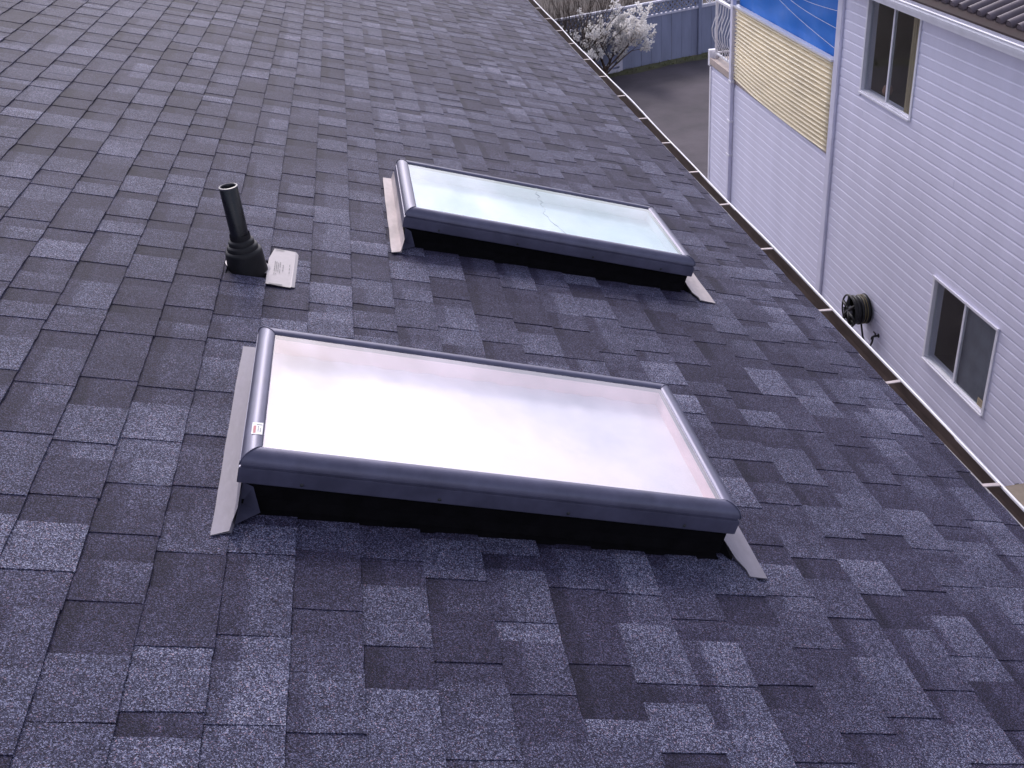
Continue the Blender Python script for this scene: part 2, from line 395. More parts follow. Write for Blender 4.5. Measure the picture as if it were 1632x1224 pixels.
def piece_geo(p, off=(0, 0)):
    a0, a1, b0, b1 = p['a0'], p['a1'], p['b0'], p['b1']
    bs = p['s0'] + p['band'][0]
    srow = [a0]
    for q in (bs-.006, bs+.012):
        if a0 + .003 < q < a1 - .003: srow.append(q)
    srow.append(a1 - .010 if a1-.010 > srow[-1]+.003 else (srow[-1]+a1)/2); srow.append(a1)
    nt_ = 5
    V = []; A = []
    rr = random.Random(hash((round(b0, 4), round(a1, 4))) & 0xffff)
    side0 = rr.uniform(-.002, .002); side1 = rr.uniform(-.002, .002)
    g0 = .0007 if p['raised'] else -.0009
    for i, s in enumerate(srow):
        for j in range(nt_):
            f = j/(nt_-1); t = b0 + (b1-b0)*f
            ss = s; tt = t; n = topn(p, s)
            if i == len(srow)-1:
                ss += p['jit'] + p['skew']*(f-.5)*2 + rr.uniform(-.0010, .0010); n -= .0006
            if j == 0: tt += g0 + side0*(i/len(srow)) + rr.uniform(-.0007, .0007); n -= .0003
            if j == nt_-1: tt -= g0 + side1*(i/len(srow)) + rr.uniform(-.0007, .0007); n -= .0003
            tone = p['tone'] + p['grad']*(f-.5)*2
            if s <= bs - .005: tone -= p['band'][1]
            if p['split'] and j >= 3: tone += .07
            V.append((ss-off[0], tt-off[1], n)); A.append(tone)
    m_, n_ = len(srow), nt_
    F = [(i*n_+j, (i+1)*n_+j, (i+1)*n_+j+1, i*n_+j+1) for i in range(m_-1) for j in range(n_-1)]
    # skirts: butt edge and both sides
    def skirt(idx):
        b = len(V)
        for q in idx: V.append((V[q][0], V[q][1], -.004)); A.append(A[q]-.16)
        for q in range(len(idx)-1): F.append((idx[q], b+q, b+q+1, idx[q+1]))
    skirt([(m_-1)*n_+j for j in range(n_)])
    skirt([i*n_ for i in range(m_)])
    skirt([i*n_+n_-1 for i in range(m_-1, -1, -1)])
    skirt([j for j in range(n_-1, -1, -1)])
    return V, F, A
def proj(P):
    v = P - CAM_P; z = v.dot(CAM_F)
    if z < .1: return None
    return (.5 + v.dot(CAM_R)/z*.97874, .5 - v.dot(CAM_U)/z*.97874*4/3)
def seen_area(p):
    q = [proj(rp(s, t)) for s, t in ((max(p['a0'], p['s0']), p['b0']), (p['a1'], p['b0']), (p['a1'], p['b1']), (max(p['a0'], p['s0']), p['b1']))]
    if None in q: return 0
    q = [(min(1, max(0, x)), min(1, max(0, y))) for x, y in q]
    return abs(sum(q[i][0]*q[(i+1) % 4][1]-q[(i+1) % 4][0]*q[i][1] for i in range(4)))/2
for p in pieces: p['ar'] = seen_area(p)
pieces.sort(key=lambda p: -p['ar'])
NSEP = 300
for p in pieces[:NSEP]:
    c = ((p['a0']+p['a1'])/2, (p['b0']+p['b1'])/2)
    V, F, A = piece_geo(p, c)
    o = mesh('shingle', V, F, M_SH, deck, False, A); o.location = (c[0], c[1], 0)
VV = []; FF = []; AA = []
for p in pieces[NSEP:]:
    V, F, A = piece_geo(p); b = len(VV)
    VV += V; FF += [tuple(b+i for i in q) for q in F]; AA += A
o = mesh('shingle_field', VV, FF, M_SH, deck, False, AA); o['kind'] = 'stuff'

# far slope, walls
E0 = rp(EAVE-.03, 0, -.006); RG = rp(RIDGE, 0, -.006)
ex2 = RG.x - (E0.x - RG.x)
sl = MB(); sl.add([(RG.x, T0, RG.z), (RG.x, T1, RG.z), (ex2, T1, E0.z), (ex2, T0, E0.z)], [(0, 1, 2, 3)])
sl.build('far_roof_slope', M_DARK, house)
hw = MB(); wx0, wx1 = ex2+.5, E0.x-.45; wy0, wy1 = T0+.4, T1-.4
zt = E0.z - .12
hw.add([(wx0, wy0, 0), (wx1, wy0, 0), (wx1, wy1, 0), (wx0, wy1, 0), (wx0, wy0, zt), (wx1, wy0, zt), (wx1, wy1, zt), (wx0, wy1, zt), (RG.x, wy0, RG.z-.06), (RG.x, wy1, RG.z-.06)],
       [(0, 1, 5, 8, 4), (1, 2, 6, 5), (2, 3, 7, 9, 6), (3, 0, 4, 7)])
hw.build('wall', M_STUC, house)
MB().extr([(E0.x-.045, E0.z-.02), (E0.x-.045, E0.z-.17), (wx1, E0.z-.17)], T0, T1).build('soffit', M_WHITE, house)
# gutter
zl = Z0 - .800; xl = 2.334
gt = MB().extr([(xl-.006, zl-.004), (xl-.007, zl-.045), (xl-.014, zl-.072), (xl-.032, zl-.092), (xl-.118, zl-.098), (xl-.122, zl-.020)], T0, T1).build('gutter', M_BROWN, house)
lp = MB()
prof = [(xl-.004, zl-.008), (xl-.004, zl), (xl-.001, zl+.0025), (xl+.003, zl+.002), (xl+.005, zl-.003), (xl+.003, zl-.047), (xl-.022, zl-.074), (xl-.026, zl-.104), (xl-.120, zl-.106)]
yy = [T0 + (T1-T0)*i/60 for i in range(61)]
V = []; F = []; n_ = len(prof)
for i, y in enumerate(yy):
    wx = .003*math.sin(y*1.9) + .002*math.sin(y*4.3+1)
    for x, z in prof: V.append((x+wx, y, z + wx*.4))
for i in range(60):
    for j in range(n_-1): F.append((i*n_+j, i*n_+j+1, (i+1)*n_+j+1, (i+1)*n_+j))
lipo = mesh('gutter_front', V, F, M_WHITE, gt, True)
for t in [.55, 1.2, 1.83, 2.47, 3.161, 3.814, 4.534, 5.185, 5.761, 6.368, 6.965, 7.595, 8.227, 8.854, 9.513, 10.12, 10.74, 11.35, 11.97, 12.6, 13.2, 13.8]:
    hb = MB(); w = .008; a = random.uniform(-.006, .006)
    hb.add([(xl-.124, t-w, zl+.016), (xl-.124, t+w, zl+.016), (xl-.07, t+w, zl+.006), (xl-.07, t-w, zl+.006), (xl-.009, t-w+a, zl+.0025), (xl-.009, t+w+a, zl+.0025),
            (xl-.124, t-w, zl+.012), (xl-.124, t+w, zl+.012), (xl-.07, t+w, zl+.002), (xl-.07, t-w, zl+.002), (xl-.009, t-w+a, zl-.002), (xl-.009, t+w+a, zl-.002)],
           [(0, 3, 2, 1), (3, 4, 5, 2), (6, 7, 8, 9), (9, 8, 11, 10), (0, 6, 9, 3), (3, 9, 10, 4), (1, 2, 8, 7), (2, 5, 11, 8), (4, 10, 11, 5)])
    hb.build('gutter_hanger', M_STRAP, gt)

# ------------------------------------------------------------------ skylights
def skylight(k, label, glass, skytint, lining, flash, near):
    root = empty('skylight', rp(k['s'], k['t']), ROT_ROOF)
    tag(root, label, 'skylight', 'skylights set in the shingle roof')
    a, b = k['ls'], k['lt']
    prof = [(-.004, .1455), (.000, .1500), (.006, .1528), (.014, .1530), (.022, .1512), (.030, .1468), (.036, .1405), (.040, .1325), (.0415, .1240), (.0385, .1222), (.0385, .1182), (.0425, .1168), (.0430, .1125), (.0430, .0780), (.0405, .0752), (.016, .0752)]
    cor = [(0, 0, -1, -1), (a, 0, 1, -1), (a, b, 1, 1), (0, b, -1, 1)]
    for i in range(4):
        x0, y0, dx0, dy0 = cor[i]; x1, y1, dx1, dy1 = cor[(i+1) % 4]
        ux, uy = (x1-x0), (y1-y0); ll = math.hypot(ux, uy); ux /= ll; uy /= ll
        V = []; n_ = len(prof)
        for st in range(9):
            f = st/8
            for o_, z in prof:
                px = x0+dx0*o_ + (x1+dx1*o_-x0-dx0*o_)*f; py = y0+dy0*o_ + (y1+dy1*o_-y0-dy0*o_)*f
                e = .0008*(1 if st == 0 else -1 if st == 8 else 0)
                V.append((px+ux*e, py+uy*e, z))
        F = [(q*n_+j, q*n_+j+1, (q+1)*n_+j+1, (q+1)*n_+j) for q in range(8) for j in range(n_-1)]
        F += [tuple(range(n_-1, -1, -1)), tuple(8*n_+j for j in range(n_))]
        auto_smooth(mesh('frame_rail', V, F, M_FRAME, root), 28)
    # dark filler just below the mitres + corner caps
    for x, y, dx, dy in cor:
        V = []
        for o_, z in prof[:9]:
            V += [(x+dx*(o_+.0006)-dy*0, y+dy*(o_+.0006), z+.0009)]
        q = MB()
        pts = [Vector(v) for v in V]; q.tube(pts, .0016, 6)
        q.build('corner_seam', M_FRAME, root, True)
    # screws on the skirt facing down the picture and its opposite
    for x in (.10, .42, .74, a-.10):
        q = MB(); q.lathe([(.0, .0), (.0045, .0), (.0045, .0012), (.003, .0022), (.0, .0026)], 10)
        o = q.build('screw', M_GASKET, root, True); o.location = (x, -.0430, .0875); o.rotation_euler = (R(90), 0, 0)
    # glass
    q = MB().box(-.002, a+.002, -.002, b+.002, .1400, .1460)
    pane = q.build('glass_pane', glass, root)
    fr = [(0, a, 0, .006), (0, a, b-.006, b), (0, .006, .006, b-.006), (a-.006, a, .006, b-.006)]
    q = MB()
    for x0, x1, y0, y1 in fr: q.box(x0, x1, y0, y1, .1330, .1395)
    q.build('gasket', M_GASKET, root)
    # lining, and an added sheet that makes the pane look bright
    q = MB()
    for x0, x1, y0, y1 in [(-.012, 0, -.012, b+.012), (a, a+.012, -.012, b+.012), (0, a, -.012, 0), (0, a, b, b+.012)]: q.box(x0, x1, y0, y1, -.25, .1325)
    q.build('shaft_lining', lining, root)
    q = MB(); V = []; F = []; nx, ny = 40, 6
    for i in range(nx+1):
        for j in range(ny+1): V.append((a*i/nx, b*j/ny, .086 + .0025*math.sin(i*2.1) + .001*math.sin(j*3+i)))
    F = [(i*(ny+1)+j, (i+1)*(ny+1)+j, (i+1)*(ny+1)+j+1, i*(ny+1)+j+1) for i in range(nx) for j in range(ny)]
    mesh('added_pane_backing', V, F, skytint, root, True)
    # black curb
    q = MB()
    for x0, x1, y0, y1 in [(-.030, -.013, -.028, b+.028), (a+.013, a+.030, -.028, b+.028), (-.013, a+.013, -.028, -.013), (-.013, a+.013, b+.013, b+.028)]: q.box(x0, x1, y0, y1, -.02, .0765)
    q.build('curb', M_CURB, root)
    # black apron at the front
    q = MB()
    q.add([(-.02, -.062, .001), (a+.055, -.062, .003), (a+.030, -.034, .004), (a+.0305, -.0285, .030), (-.0305, -.0285, .030), (-.030, -.034, .004)], [(0, 1, 2, 5), (5, 2, 3, 4)])
    q.add([(a+.055, -.062, .003), (a+.058, -.050, .012), (a+.0305, -.0285, .045), (a+.0305, -.0285, .004)], [(0, 1, 2, 3)])
    q.build('apron', M_CURB, root)
    q = MB()
    q.add([(-.034, -.112, .012), (-.030, -.030, .070), (-.026, -.030, .012), (.018, -.060, .012), (-.005, -.030, .060)], [(0, 2, 1), (0, 3, 2), (2, 3, 4), (1, 2, 4)])
    q.build('corner_flashing', M_FRAME, root)
    # side flashings: upstand, sheet and a rough lower end
    def strip(pts_in, pts_out, name, up):
        V = []; F = []; n_ = len(pts_in)
        for (x, y), (X, Y) in zip(pts_in, pts_out):
            V += [(x, y, up if y > -.045 or X < x else .0135), (x + (X-x)*.12, y, .0125), (X, Y, .0108), (X, Y, .0092), (x, y, .0092)]
        for i in range(n_-1):
            for j in range(4): F.append((i*5+j, i*5+j+1, (i+1)*5+j+1, (i+1)*5+j))
        F.append((4, 3, 2, 1, 0)); F.append(tuple((n_-1)*5+j for j in range(5)))
        q = mesh(name, V, F, flash, root); auto_smooth(q, 50); return q
    rr = random.Random(3 if near else 5)
    ys = [-.155, -.14, -.10, -.05, 0, .06, .12, .2, .3, .4, .5, .6, .68, .72]
    wl = -.082 if near else -.078
    strip([(-.033 - (.006 if y < -.12 else 0) + rr.uniform(-.0012, .0012), y + (.018 if i == 0 else 0)) for i, y in enumerate(ys)], [(wl + rr.uniform(-.0010, .0010) + (.002 if y > .5 else 0), y) for y in ys], 'side_flashing', .050)
    wr = (a+.128) if near else (a+.148)
    ys2 = [-.125, -.10, -.06, 0, .1, .2, .3, .4, .5, .6, .70]
    strip([(a+.034 + (.044 if y < -.09 else .030 if y < -.05 else 0), y + (.0 if near else .004)) for y in ys2], [(wr + rr.uniform(-.001, .001) + (0 if y > .3 else .0), y) for y in ys2], 'side_flashing', .040)
    return root
sk1 = skylight(SKY[0], 'skylight with pinkish white glass and a paper label on its frame', M_GLASS, M_SKYTINT, M_LINING, M_FLASH, True)
sk2 = skylight(SKY[1], 'skylight with pale bluish cracked glass beside the roof edge gutter', M_GLASS2, M_SKYTINT2, M_LINING2, M_FLASH2, False)
# crack across the second pane
crk = [(.600, .545), (.612, .50), (.604, .47), (.628, .44), (.622, .40), (.645, .365), (.640, .33), (.662, .30), (.668, .26), (.660, .22), (.690, .18), (.700, .13), (.735, .085), (.752, .05), (.775, .012)]
q = MB(); rr = random.Random(2); pts = []
for i in range(len(crk)-1):
    for f in (0, .33, .66):
        pts.append((crk[i][0]+(crk[i+1][0]-crk[i][0])*f+rr.uniform(-.003, .003), crk[i][1]+(crk[i+1][1]-crk[i][1])*f, .1465))
pts.append((*crk[-1], .1465))
q.tube([(x-.16+.145*y/.545, y, z) for x, y, z in pts], .0010, 5); q.build('crack', mat('crack_edge', (.40, .47, .50), .5), sk2)
# paper label on the rail of the first skylight
def on_rail(o_, y):     # position on the curved top of the uphill rail
    return (-o_, y, .1534 - max(0, o_-.012)**2*9)
V = []; F = []
for i in range(7):
    o_ = .001 + .0245*i/6
    for y in (.045, .095): V.append(on_rail(o_, y))
F = [(i*2, i*2+1, i*2+3, i*2+2) for i in range(6)]
lab = mesh('paper_label', V, F, M_STICK, sk1)
def print_bar(y0, y1, o0, o1, m_):
    V = [tuple(Vector(on_rail(o_, y)) + Vector((0, 0, .0004))) for o_ in (o0, o1) for y in (y0, y1)]
    mesh('print', V, [(0, 1, 3, 2)], m_, lab)
for i in range(6): print_bar(.050 + i*.0052, .0538 + i*.0052, .0165, .0225, M_RED)
for i in range(4): print_bar(.056 + i*.006, .060 + i*.006, .0105, .0122, M_INK)
for i in range(3): print_bar(.054 + i*.006, .058 + i*.006, .0055, .0072, M_INK)
print_bar(.084, .0865, .003, .016, M_INK)

# ------------------------------------------------------------------ plumbing vent
vp = rp(*VENT)
vent = empty('vent_pipe', vp)
tag(vent, 'black plastic vent pipe in a stepped rubber boot on the shingles', 'vent pipe')
pb = MB(); hp = .292; r0 = .0300
pb.lathe([(r0, -.03), (r0, hp), (r0-.0012, hp+.0015), (.0262, hp+.0015), (.0255, hp), (.0255, hp-.10), (0, hp-.10)], 40, False)
auto_smooth(pb.build('pipe', M_ABS, vent), 40)
rim = MB().lathe([(.0305, hp-.004), (.0306, hp+.0012), (.0256, hp+.0022), (.0252, hp-.002)], 40, False)
auto_smooth(rim.build('pipe_rim', mat('scuffed_rim', (.085, .08, .095), .4), vent), 40)
bt = MB().lathe([(.0335, .128), (.0345, .120), (.0345, .110), (.040, .107), (.0425, .103), (.0430, .092), (.049, .089), (.0515, .085), (.0520, .074), (.058, .071), (.0605, .066), (.0615, .058), (.0655, .0), (.0680, -.035), (.066, -.05)], 44, False)
boot = auto_smooth(bt.build('rubber_boot', M_RUBBER, vent), 40)

# base ring and printed aluminium plate
pl = MB()
inv = Matrix.Rotation(RP, 4, 'Y')
def lp_(s, t, n): return inv @ Vector((s-VENT[0], t-VENT[1], n))
nseg = 28; V = []
for i in range(nseg):
    a = 2*math.pi*i/nseg; V.append(lp_(VENT[0]+.076*math.cos(a), VENT[1]+.068*math.sin(a)+.010, .0085))
for i in range(nseg):
    a = 2*math.pi*i/nseg; V.append(lp_(VENT[0]+.05*math.cos(a), VENT[1]+.05*math.sin(a), .016))
mesh('base_ring', V, [(i, (i+1) % nseg, nseg+(i+1) % nseg, nseg+i) for i in range(nseg)], M_ALU, vent, True)
V = [lp_(*c) for c in ((-.010, 3.118, .0088), (.070, 3.112, .0098), (.0745, 3.118, .0104), (.080, 3.395, .0104), (.072, 3.420, .0098), (.005, 3.424, .0088), (-.010, 3.33, .0088),
                       (.086, 3.122, .0078), (.0905, 3.400, .0078), (.081, 3.424, .0078))]
plate = mesh('flashing_plate', V, [(0, 1, 2, 3, 4, 5, 6), (2, 7, 8, 3), (3, 8, 9, 4)], M_ALU, vent)
def mark(s0, s1, t0, t1, m_=M_INK):
    mesh('print', [lp_(s0, t0, .0112), lp_(s1, t0, .0112), lp_(s1, t1, .0112), lp_(s0, t1, .0112)], [(0, 1, 2, 3)], m_, plate)
rr = random.Random(9)
for s_ in (.012, .018, .024, .030):
    t_ = 3.20
    while t_ < 3.30:
        w = rr.uniform(.006, .016)
        if rr.random() < .8: mark(s_, s_+.0022, t_, t_+w)
        t_ += w + .004
for t_ in (3.235, 3.255, 3.275): mark(.040, .0425, t_, t_+.012)
for t_ in (3.22, 3.25, 3.28): mark(.062, .0640, t_, t_+.016)
mark(.000, .045, 3.119, 3.124); mark(.008, .040, 3.410, 3.415)

# ------------------------------------------------------------------ neighbouring house
nbh = empty('siding_house', NB_O, (0, 0, -WY))
tag(nbh, 'neighbouring house with pale lilac horizontal siding, white gutter and sliding windows', 'house')
U_FAR, U_NEAR = 19.30, 2.0
POST = (13.44, 13.62); PIPE_U = (17.88, 18.00)
DECK_Z = 2.41; BALC = (POST[1], U_FAR)
TOP = 4.72
W_UP = (11.37, 12.75, 3.435, 4.66); W_LO = (8.91, 10.29, .709, 1.80)
def wall_rects(r):
    out = [r]
    for w in (W_UP, W_LO): out = [q for x in out for q in sub_rect(x, w)]
    return out
q = MB()
for a0, a1, b0, b1 in wall_rects((U_NEAR, POST[0]+.05, -.3, TOP+.02)): q.box(0, .12, a0, a1, b0, b1)
q.box(0, .12, POST[0]+.05, U_FAR-.02, -.3, DECK_Z-.16)
q.box(.12, 8, U_FAR-.14, U_FAR-.02, -.3, DECK_Z-.16)
q.box(3.2, 3.32, POST[0], U_FAR-.1, DECK_Z, TOP+.02)
q.box(.12, 3.2, POST[0]+.05, POST[0]+.17, DECK_Z, TOP+.02)
wall = q.build('wall', M_SIDING, nbh)
# siding boards
E_ = .1272
prof = [(-.0175, 0.0), (-.0180, .003), (-.0165, .090), (-.0158, .095), (-.0118, .106), (-.0110, .110), (-.0110, E_+.006)]
cache = {}
def board(u0, u1, z):
    key = round(u1-u0, 3)
    if key not in cache:
        b = MB().extr([(-.002, .001)] + prof, 0, u1-u0); b.add([(x, 0, z_) for x, z_ in [(-.002, .001)] + prof], [tuple(range(len(prof)+1))]).add([(x, u1-u0, z_) for x, z_ in [(-.002, .001)] + prof], [tuple(range(len(prof), -1, -1))])
        me = bpy.data.meshes.new('siding_board'); me.from_pydata(b.v, [], b.f); me.materials.append(M_SIDING); me.update(); cache[key] = me
    o = bpy.data.objects.new('siding_board', cache[key]); link(o, wall); o.location = (srng.uniform(-.0012, .0012), u0, z + srng.uniform(-.0008, .0008))
srng = random.Random(77)
row = 0
while True:
    z = -.209 + row*E_
    if z > TOP - .02: break
    def spans(a, b):
        sp = [(a, b)]
        for w in (W_UP, W_LO):
            if z + E_*.7 > w[2]-.02 and z + E_*.3 < w[3]+.02:
                sp = [s_ for x0, x1 in sp for s_ in ((x0, min(x1, w[0]-.028)), (max(x0, w[1]+.028), x1)) if s_[1]-s_[0] > .03]
        return sp
    for a, b in spans(U_NEAR, POST[0]-.006):
        cuts = [c for c in (4.1 + 1.22*(row*2 % 3) + k*3.66 for k in range(4)) if a + .3 < c < b - .3]
        ee = [a] + cuts + [b]
        for x0, x1 in zip(ee[:-1], ee[1:]): board(x0 + (.0012 if x0 != a else 0), x1, z)
    if z < DECK_Z - .16 - E_*.6:
        board(POST[1]+.006, PIPE_U[0]-.01, z); board(PIPE_U[1]+.01, U_FAR-.05, z)
    row += 1
# trims
MB().box(-.045, -.003, POST[0], POST[1], -.2, TOP).box(-.052, -.045, POST[0]+.02, POST[1]-.02, -.2, TOP).build('corner_post', M_TRIM2, nbh)
MB().box(-.030, .06, U_FAR-.045, U_FAR+.03, -.2, DECK_Z-.17).build('corner_trim', M_TRIM, nbh)
MB().box(-.02, .14, U_NEAR, U_FAR, -.3, -.212).build('foundation', M_CONC, nbh)
dp = MB().box(-.085, -.018, PIPE_U[0]+.005, PIPE_U[1]-.005, -.2, 4.75).build('downpipe', M_TRIM2, nbh)
for z in (.9, 1.55, 2.28, 3.6): MB().box(-.092, -.015, PIPE_U[0]-.018, PIPE_U[1]+.018, z, z+.035).build('pipe_strap', M_TRIM, dp)
# windows
def window(w, upper):
    u0, u1, z0, z1 = w
    f = MB()
    f.box(-.030, .035, u0-.026, u0+.014, z0-.026, z1+.026); f.box(-.030, .035, u1-.014, u1+.026, z0-.026, z1+.026)
    f.box(-.032, .035, u0+.014, u1-.014, z0-.028, z0+.010); f.box(-.030, .035, u0+.014, u1-.014, z1-.012, z1+.026)
    win = f.build('window', M_TRIM, nbh)
    MB().box(-.046, -.031, u0-.030, u1+.030, z1+.010, z1+.034).build('head_flashing', M_TRIM, win)
    MB().box(-.050, -.033, u0-.010, u1+.010, z0-.026, z0-.006).build('sill', M_TRIM, win)
    um = (u0+u1)/2
    MB().box(-.006, .030, um-.018, um+.018, z0+.020, z1-.020).build('mullion', M_TRIM, win)
    MB().box(.014, .018, um+.018, u1-.022, z0+.02, z1-.02).build('pane', M_WIN, win)
    MB().box(.004, .008, u0+.014, um-.018, z0+.02, z1-.02).build('pane', M_WIN, win)
    sf = MB()
    sf.box(-.004, .012, u0+.014, u0+.026, z0+.010, z1-.012).box(-.004, .012, u0+.026, um-.018, z0+.010, z0+.024)
    sf.build('sash_frame', M_TRIM, win)
    rm = MB()
    rm.add([(.036, u0, z0), (.036, u1, z0), (.036, u1, z1), (.036, u0, z1), (.8, u0-.2, z0-.2), (.8, u1+.2, z0-.2), (.8, u1+.2, z1+.2), (.8, u0-.2, z1+.2)], [(0, 1, 5, 4), (1, 2, 6, 5), (2, 3, 7, 6), (3, 0, 4, 7), (4, 5, 6, 7)])
    rm.build('room_interior', M_ROOM, win)
    if upper:
        c = MB()
        for i in range(8): c.box(.016+.005*(i % 2), .022+.005*(i % 2), u0+.040+i*.026, u0+.065+i*.026, z0+.012, z1-.014)
        c.build('curtain', M_CURT, win)
        q = MB().lathe([(.0, 0), (.07, .01), (.10, .08), (.09, .16), (.03, .2), (0, .2)], 14); o = q.build('vase', M_REELG, win, True); o.location = (.2, u0+.32, z0+.0)
        q = MB().lathe([(.0, 0), (.05, .01), (.07, .06), (.05, .12), (0, .13)], 12); o = q.build('pot', mat('clay_pot', (.25, .12, .08), .8), win, True); o.location = (.18, um+.34, z0+.0)
    else:
        MB().box(.026, .0265, u0+.014, um-.018, z0+.02, z1-.02).build('insect_screen', M_SCREEN, win)
        s_ = MB().box(.0020, .0030, u0+.045, u0+.165, z0+.035, z0+.135).build('window_sticker', M_TAN, win)
        for i in range(4): MB().box(.0010, .0014, u0+.06, u0+.15, z0+.052+i*.018, z0+.058+i*.018).build('print', M_INK, win)
window(W_UP, True); window(W_LO, False)
# gutter, soffit and roof
gz = 4.842; gx = -.30
MB().extr([(gx+.11, gz-.01), (gx+.108, gz-.118), (gx+.02, gz-.13), (gx+.012, gz-.10), (gx+.004, gz-.075), (gx-.002, gz-.045), (gx+.004, gz-.026), (gx-.006, gz-.02), (gx-.010, gz-.006), (gx-.006, gz), (gx+.004, gz+.001), (gx+.008, gz-.008), (gx+.016, gz-.09), (gx+.10, gz-.09)], U_NEAR-.3, U_FAR+.4).build('gutter', M_TRIM, nbh)
MB().box(gx+.112, .0, U_NEAR, U_FAR, TOP-.01, TOP+.012).build('soffit', M_TRIM, nbh)
MB().box(gx+.112, gx+.15, U_NEAR, U_FAR+.3, TOP+.013, gz+.035).build('fascia', M_NPAN, nbh)
NP = R(17)
rx0 = gx + .06; rz0 = gz + .030
rt = MB(); cz, sz = math.cos(NP), math.sin(NP)
rt.add([(rx0, U_NEAR-.3, rz0), (rx0, U_FAR+.4, rz0), (rx0+6*cz, U_FAR+.4, rz0+6*sz), (rx0+6*cz, U_NEAR-.3, rz0+6*sz),
        (rx0, U_NEAR-.3, rz0-.02), (rx0, U_FAR+.4, rz0-.02), (rx0+6*cz, U_FAR+.4, rz0+6*sz-.02), (rx0+6*cz, U_NEAR-.3, rz0+6*sz-.02)],
       [(3, 2, 1, 0), (4, 5, 6, 7), (0, 1, 5, 4), (1, 2, 6, 5), (2, 3, 7, 6), (3, 0, 4, 7)])
nroof = rt.build('roof', M_NPAN, nbh)
rb = MB(); V = []; n_ = 9
for e in (0, 1):
    for i in range(n_):
        a = math.pi*i/(n_-1); V.append((.0 if e == 0 else 5.6, -.058*math.cos(a), .062*math.sin(a)+.0015))
rb.add(V, [(i, i+1, n_+i+1, n_+i) for i in range(n_-1)])
rb.add([(5.6, -.058*math.cos(math.pi*i/(n_-1)), .062*math.sin(math.pi*i/(n_-1))+.0015) for i in range(n_)], [tuple(range(n_))])
rb.add([(.004, -.050*math.cos(math.pi*i/(n_-1)), .053*math.sin(math.pi*i/(n_-1))+.0015) for i in range(n_)], [tuple(range(n_))])
rmesh = bpy.data.meshes.new('roof_rib'); rmesh.from_pydata(rb.v, [], rb.f); rmesh.materials.append(M_NROOF); rmesh.polygons.foreach_set('use_smooth', [len(pp.vertices) == 4 for pp in rmesh.polygons]); rmesh.update()
u = U_NEAR - .2
while u < U_FAR + .35:
    o = bpy.data.objects.new('roof_rib', rmesh); link(o, nroof); o.location = (rx0+.10*cz, u, rz0+.10*sz+.001); o.rotation_euler = (0, -NP, 0); u += .182
# balcony: deck, railing with bellied balusters
MB().box(.0, 3.2, POST[1]-.0, U_FAR-.02, DECK_Z-.15, DECK_Z-.005).build('balcony_deck', M_DECK, nbh)
MB().box(-.035, -.002, PIPE_U[1]+.01, U_FAR+.01, DECK_Z-.115, DECK_Z).build('deck_fascia', M_DECK, nbh)
rl = MB()
RZ0, RZ1 = DECK_Z+.09, DECK_Z+1.06
rl.box(.045, .085, PIPE_U[1]+.02, U_FAR-.03, RZ0, RZ0+.028).box(.035, .095, PIPE_U[1]+.02, U_FAR-.03, RZ1, RZ1+.04)
rl.box(.085, 3.1, U_FAR-.085, U_FAR-.045, RZ0, RZ0+.028).box(.095, 3.1, U_FAR-.09, U_FAR-.04, RZ1, RZ1+.04)
rail = rl.build('balcony_railing', M_WHITE, nbh)
bz = [RZ0+.01, RZ0+.10, RZ0+.22, RZ0+.36, RZ0+.50, RZ0+.66, RZ0+.80, RZ1+.005]
bo = [0, .0, .045, .105, .120, .070, .015, 0]
u = PIPE_U[1] + .09
bb = MB().tube([(-o_, 0, z_) for o_, z_ in zip(bo, bz)], 0.009, 7); bm_ = bpy.data.meshes.new('baluster'); bm_.from_pydata(bb.v, [], bb.f); bm_.materials.append(M_WHITE); bm_.update()
while u < U_FAR - .05:
    o = bpy.data.objects.new('baluster', bm_); link(o, rail); o.location = (.065, u, 0); u += .150
x = .2
while x < 3.0:
    o = bpy.data.objects.new('baluster', bm_); link(o, rail); o.location = (x, U_FAR-.065, 0); o.rotation_euler = (0, 0, R(-90)); x += .45
for uu in (U_FAR-.14, ): MB().box(.045, .085, U_FAR-.085, U_FAR-.045, DECK_Z-.004, RZ1).build('railing_post', M_WHITE, rail)
MB().box(-.03, .14, U_FAR+.03, U_FAR+.14, DECK_Z-.16, DECK_Z+.14).build('deck_gutter_end', M_TRIM, nbh)
MB().box(-.075, .02, POST[1]+.005, PIPE_U[0]-.005, 3.612, 3.645).build('panel_rail', M_WHITE, nbh)

def nbp(x, u, z): return NB_O + WNV*x + WDV*u + Vector((0, 0, z))
# corrugated sheet
V = []; F = []; nu, nz_ = 24, 19*8
cu0, cu1 = POST[1]+.015, PIPE_U[0]-.01
for i in range(nu+1):
    f = i/nu; u = cu0 + (cu1-cu0)*f
    zb = 2.30 + .03*f + .035*math.sin(f*math.pi)*-1 + .10*max(0, f-.75)
    for j in range(nz_+1):
        h = j/nz_; z = zb + (3.612-zb)*h
        V.append((-.012 - .032*math.sin(h*19*2*math.pi) - .03*math.sin(math.pi*h)*math.sin(f*3.1), u, z))
F = [(i*(nz_+1)+j, (i+1)*(nz_+1)+j, (i+1)*(nz_+1)+j+1, i*(nz_+1)+j+1) for i in range(nu) for j in range(nz_)]
cp = mesh('corrugated_panel', V, F, M_CORR, None, True); cp.location = NB_O; cp.rotation_euler = (0, 0, -WY)
sm = cp.modifiers.new('thickness', 'SOLIDIFY'); sm.thickness = .003
tag(cp, 'cream corrugated plastic sheet fixed across the balcony front below the tarp', 'panel')
for i in range(10):
    pass
